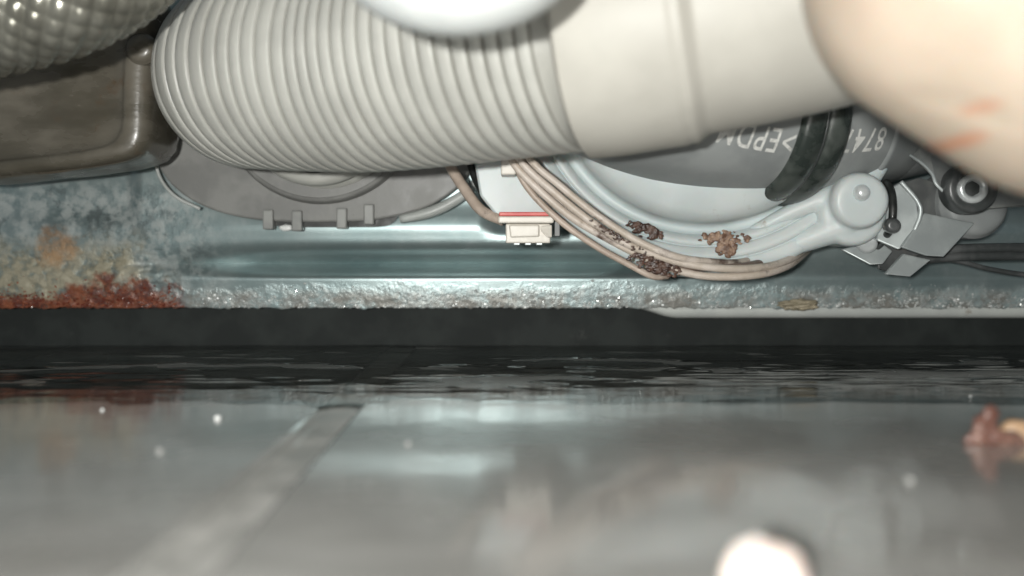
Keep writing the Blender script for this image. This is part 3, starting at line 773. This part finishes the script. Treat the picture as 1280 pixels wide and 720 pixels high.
# ================================================================ HAND (right, close to the lens)
def hand():
    bm = bmesh.new()
    def cap(a, b, ra, rb):
        a, b = Vector(a), Vector(b); n = max(4, int((b-a).length/2.5))
        for i in range(n+1):
            t = i/n; p = a.lerp(b, t); r = ra+(rb-ra)*t
            q = bmesh.ops.create_icosphere(bm, subdivisions=3, radius=r)['verts']
            for v in q: v.co += p
    A = lambda px, py, d: at(px, py, d)
    heel0 = A(1222, -42, 92); heel1 = A(1350, 38, 90.5); wr = A(1620, 90, 91)
    cap(heel0, heel1, 18.0, 17.8); cap(heel1, wr, 17.8, 18.6)
    wr2 = wr+Vector((6, 10, 30)); cap(heel1+Vector((-2, 8, 20)), wr2, 18, 18)
    cap(wr, wr+Vector((80, -8, 8)), 21, 24); cap(wr2, wr2+Vector((80, -8, 8)), 20, 24)
    # metacarpals fanning up-left out of the frame
    K = []
    for i, (dx, dy, dz) in enumerate(((0, -2, 30), (3, 8, 48), (9, 16, 66), (18, 22, 82))):
        k = heel0+Vector((dx-4, dy+6, dz-8)); K.append(k)
        cap(heel1+Vector((0, i*5, 8+i*10)), k, 13.5, 11)
    # four fingers, unequal, each bent twice and closing over the cuff
    for i, k in enumerate(K):
        l = (24, 29, 31, 28)[i]; r = (7.4, 8.3, 8.6, 8.2)[i]
        p1 = k+Vector((-l*.80, 6, l*.32)); p2 = p1+Vector((-l*.42, l*.58, -l*.05)); p3 = p2+Vector((l*.05, l*.60, -l*.22))
        cap(k, p1, r+1, r); cap(p1, p2, r, r*.9); cap(p2, p3, r*.9, r*.78)
    # thumb leaves the side near the wrist
    t0 = wr2+Vector((-34, 16, 26)); t1 = t0+Vector((-30, 24, 22)); t2 = t1+Vector((-24, 14, 2)); t3 = t2+Vector((-20, 4, -8))
    cap(wr2+Vector((-10, 6, 12)), t0, 17, 14); cap(t0, t1, 13, 10.5); cap(t1, t2, 10.5, 9.6); cap(t2, t3, 9.6, 8)
    for v in bm.verts: v.co *= S
    me = bpy.data.meshes.new('hand_src'); bm.to_mesh(me); bm.free()
    to = bpy.data.objects.new('hand_src', me); COL.objects.link(to)
    rm = to.modifiers.new('r', 'REMESH'); rm.mode = 'VOXEL'; rm.voxel_size = .0013
    sm = to.modifiers.new('s', 'SMOOTH'); sm.iterations = 14; sm.factor = .5
    bpy.context.view_layer.update()
    m2 = bpy.data.meshes.new_from_object(to.evaluated_get(bpy.context.evaluated_depsgraph_get()))
    bpy.data.objects.remove(to)
    b2 = bmesh.new(); b2.from_mesh(m2)
    # creases: shallow grooves
    c1 = [A(1150, 120, 86), A(1190, 124, 85), A(1225, 133, 84.5), A(1262, 146, 84.5)]
    cr_ = [Vector(q)*S for q in spline([tuple(c) for c in c1], 8)]
    for v in b2.verts:
        # project on view ray for distance in the hand's own surface neighbourhood
        dmin = min((Vector((v.co.x, 0, v.co.z))*(85*S/max(v.co.y, .03)) - Vector((c.x, 0, c.z))*(85*S/c.y)).length for c in cr_) if v.co.y < .093 else 1
        v.co += Vector((0, 1, 0))*(.0007*math.exp(-(dmin/.0009)**2))
    for v in b2.verts: v.co = v.co/S
    return b2
hb = hand()
hbase = at(1362, 240, 91)
ho = build('hand', hb, M['skin'], base=hbase)
tag(ho, 'bare hand at the right over the hose cuff, two orange marks on its skin', 'hand')
# two small orange rust marks as colour on the skin
def marks():
    m, nt, b, old = skin_marks()
    tc = N(nt, 'ShaderNodeTexCoord'); c = old
    nz = ntex(nt, 420, 4, .6)
    for (px, py, w, h, k) in ((1214, 138, .8, .4, .6), (1222, 173, .75, .5, .8)):
        p = (at(px, py, 85)-hbase)*S
        vm = N(nt, 'ShaderNodeVectorMath', operation='SUBTRACT'); nt.links.new(tc.outputs['Object'], vm.inputs[0]); vm.inputs[1].default_value = p
        sx = N(nt, 'ShaderNodeSeparateXYZ'); nt.links.new(vm.outputs[0], sx.inputs[0])
        ex = mth(nt, 'DIVIDE', sx.outputs[0], w*1.3*S); ez = mth(nt, 'DIVIDE', sx.outputs[2], h*1.3*S)
        r = mth(nt, 'ADD', mth(nt, 'ADD', mth(nt, 'MULTIPLY', ex, ex), mth(nt, 'MULTIPLY', ez, ez)), mth(nt, 'MULTIPLY', mth(nt, 'SUBTRACT', nz, .5), 1.2))
        c = mixc(nt, sstep(nt, r, 2.6, -.8, 0, k), c, (.46, .18, .09))
    pn = sstep(nt, ntex(nt, 55, 3, .5), .5, .75, 0, .45)
    c = mixc(nt, pn, c, (.42, .29, .23))
    plug(nt, b.inputs['Base Color'], c)
marks()

# ================================================================ SMALL THINGS ON THE WET FLOOR
o = build('pale_pellet', lump((17.7, 61.5, 1.7), (2.7, 2.4, 2.1), .22, .9, 4, 5), M['pellet']); tag(o, 'smooth bright pale pellet on the wet floor, cut by the bottom edge', 'pellet')
def onfloor(px, py): 
    d = F*CAMZ/(py-300); return Vector(((px-640)*d/F, d, 0))
for px, py, r, lab in ((272, 524, .5, 'largest white speck floating on the wet floor, right of the rust reflection'),
                       (128, 513, .28, 'white speck at the edge of the puddle in the rust reflection'),
                       (200, 565, .4, 'dull pale speck on the left tile below the rust reflection'),
                       (1213, 499, .22, 'tiny bright drop at the far right of the puddle edge'),
                       (510, 556, .4, 'flat pale speck on the tile just right of the grout line'),
                       (1137, 602, .45, 'pale speck low on the right tile in front of the cables'),
                       (1110, 420, .25, 'tiny bright speck on the dark water under the tray lip')):
    p = onfloor(px, py)
    o = build('floor_speck', lump(p+Vector((0, 0, r*.45+(.35 if py < 500 else 0))), (r, r, r*.7), .12, 1, 2, int(px)), M['speck'] if 'white' in lab or 'bright' in lab else M['dull']); tag(o, lab, 'speck', 'specks on the wet floor')

M['scrap'] = mat('red_brown_scrap', (.15, .072, .055), (.24, .14, .11), .4, ns=300, sss=.2)
M['tan'] = mat('tan_scrap', (.46, .30, .18), (.55, .38, .25), .4, ns=300)
sp_ = empty('scrap', at(1232, 556, 110), 'blurred red-brown scrap standing on the wet floor near the right edge', 'scrap')
b = bmesh.new()
for (px, py, rr, sd) in ((1226, 550, (2.0, 1.0, 1.0), 1), (1230, 535, (1.5, .8, 1.5), 2), (1238, 519, (1.0, .6, 1.3), 3), (1250, 549, (2.8, 1.2, 1.2), 9)):
    e_ = lump(at(px, py, 108), rr, .5, 1.2, 4, sd); mp_ = [b.verts.new(v.co) for v in e_.verts]
    for f in e_.faces: b.faces.new([mp_[v.index] for v in f.verts])
    e_.free()
fuse('flake', b, M['scrap'], sp_, .3, 6)
build('pale_end', lump(at(1272, 545, 111), (2.6, 2.0, 2.0), .4, 1, 3, 4), M['tan'], sp_)
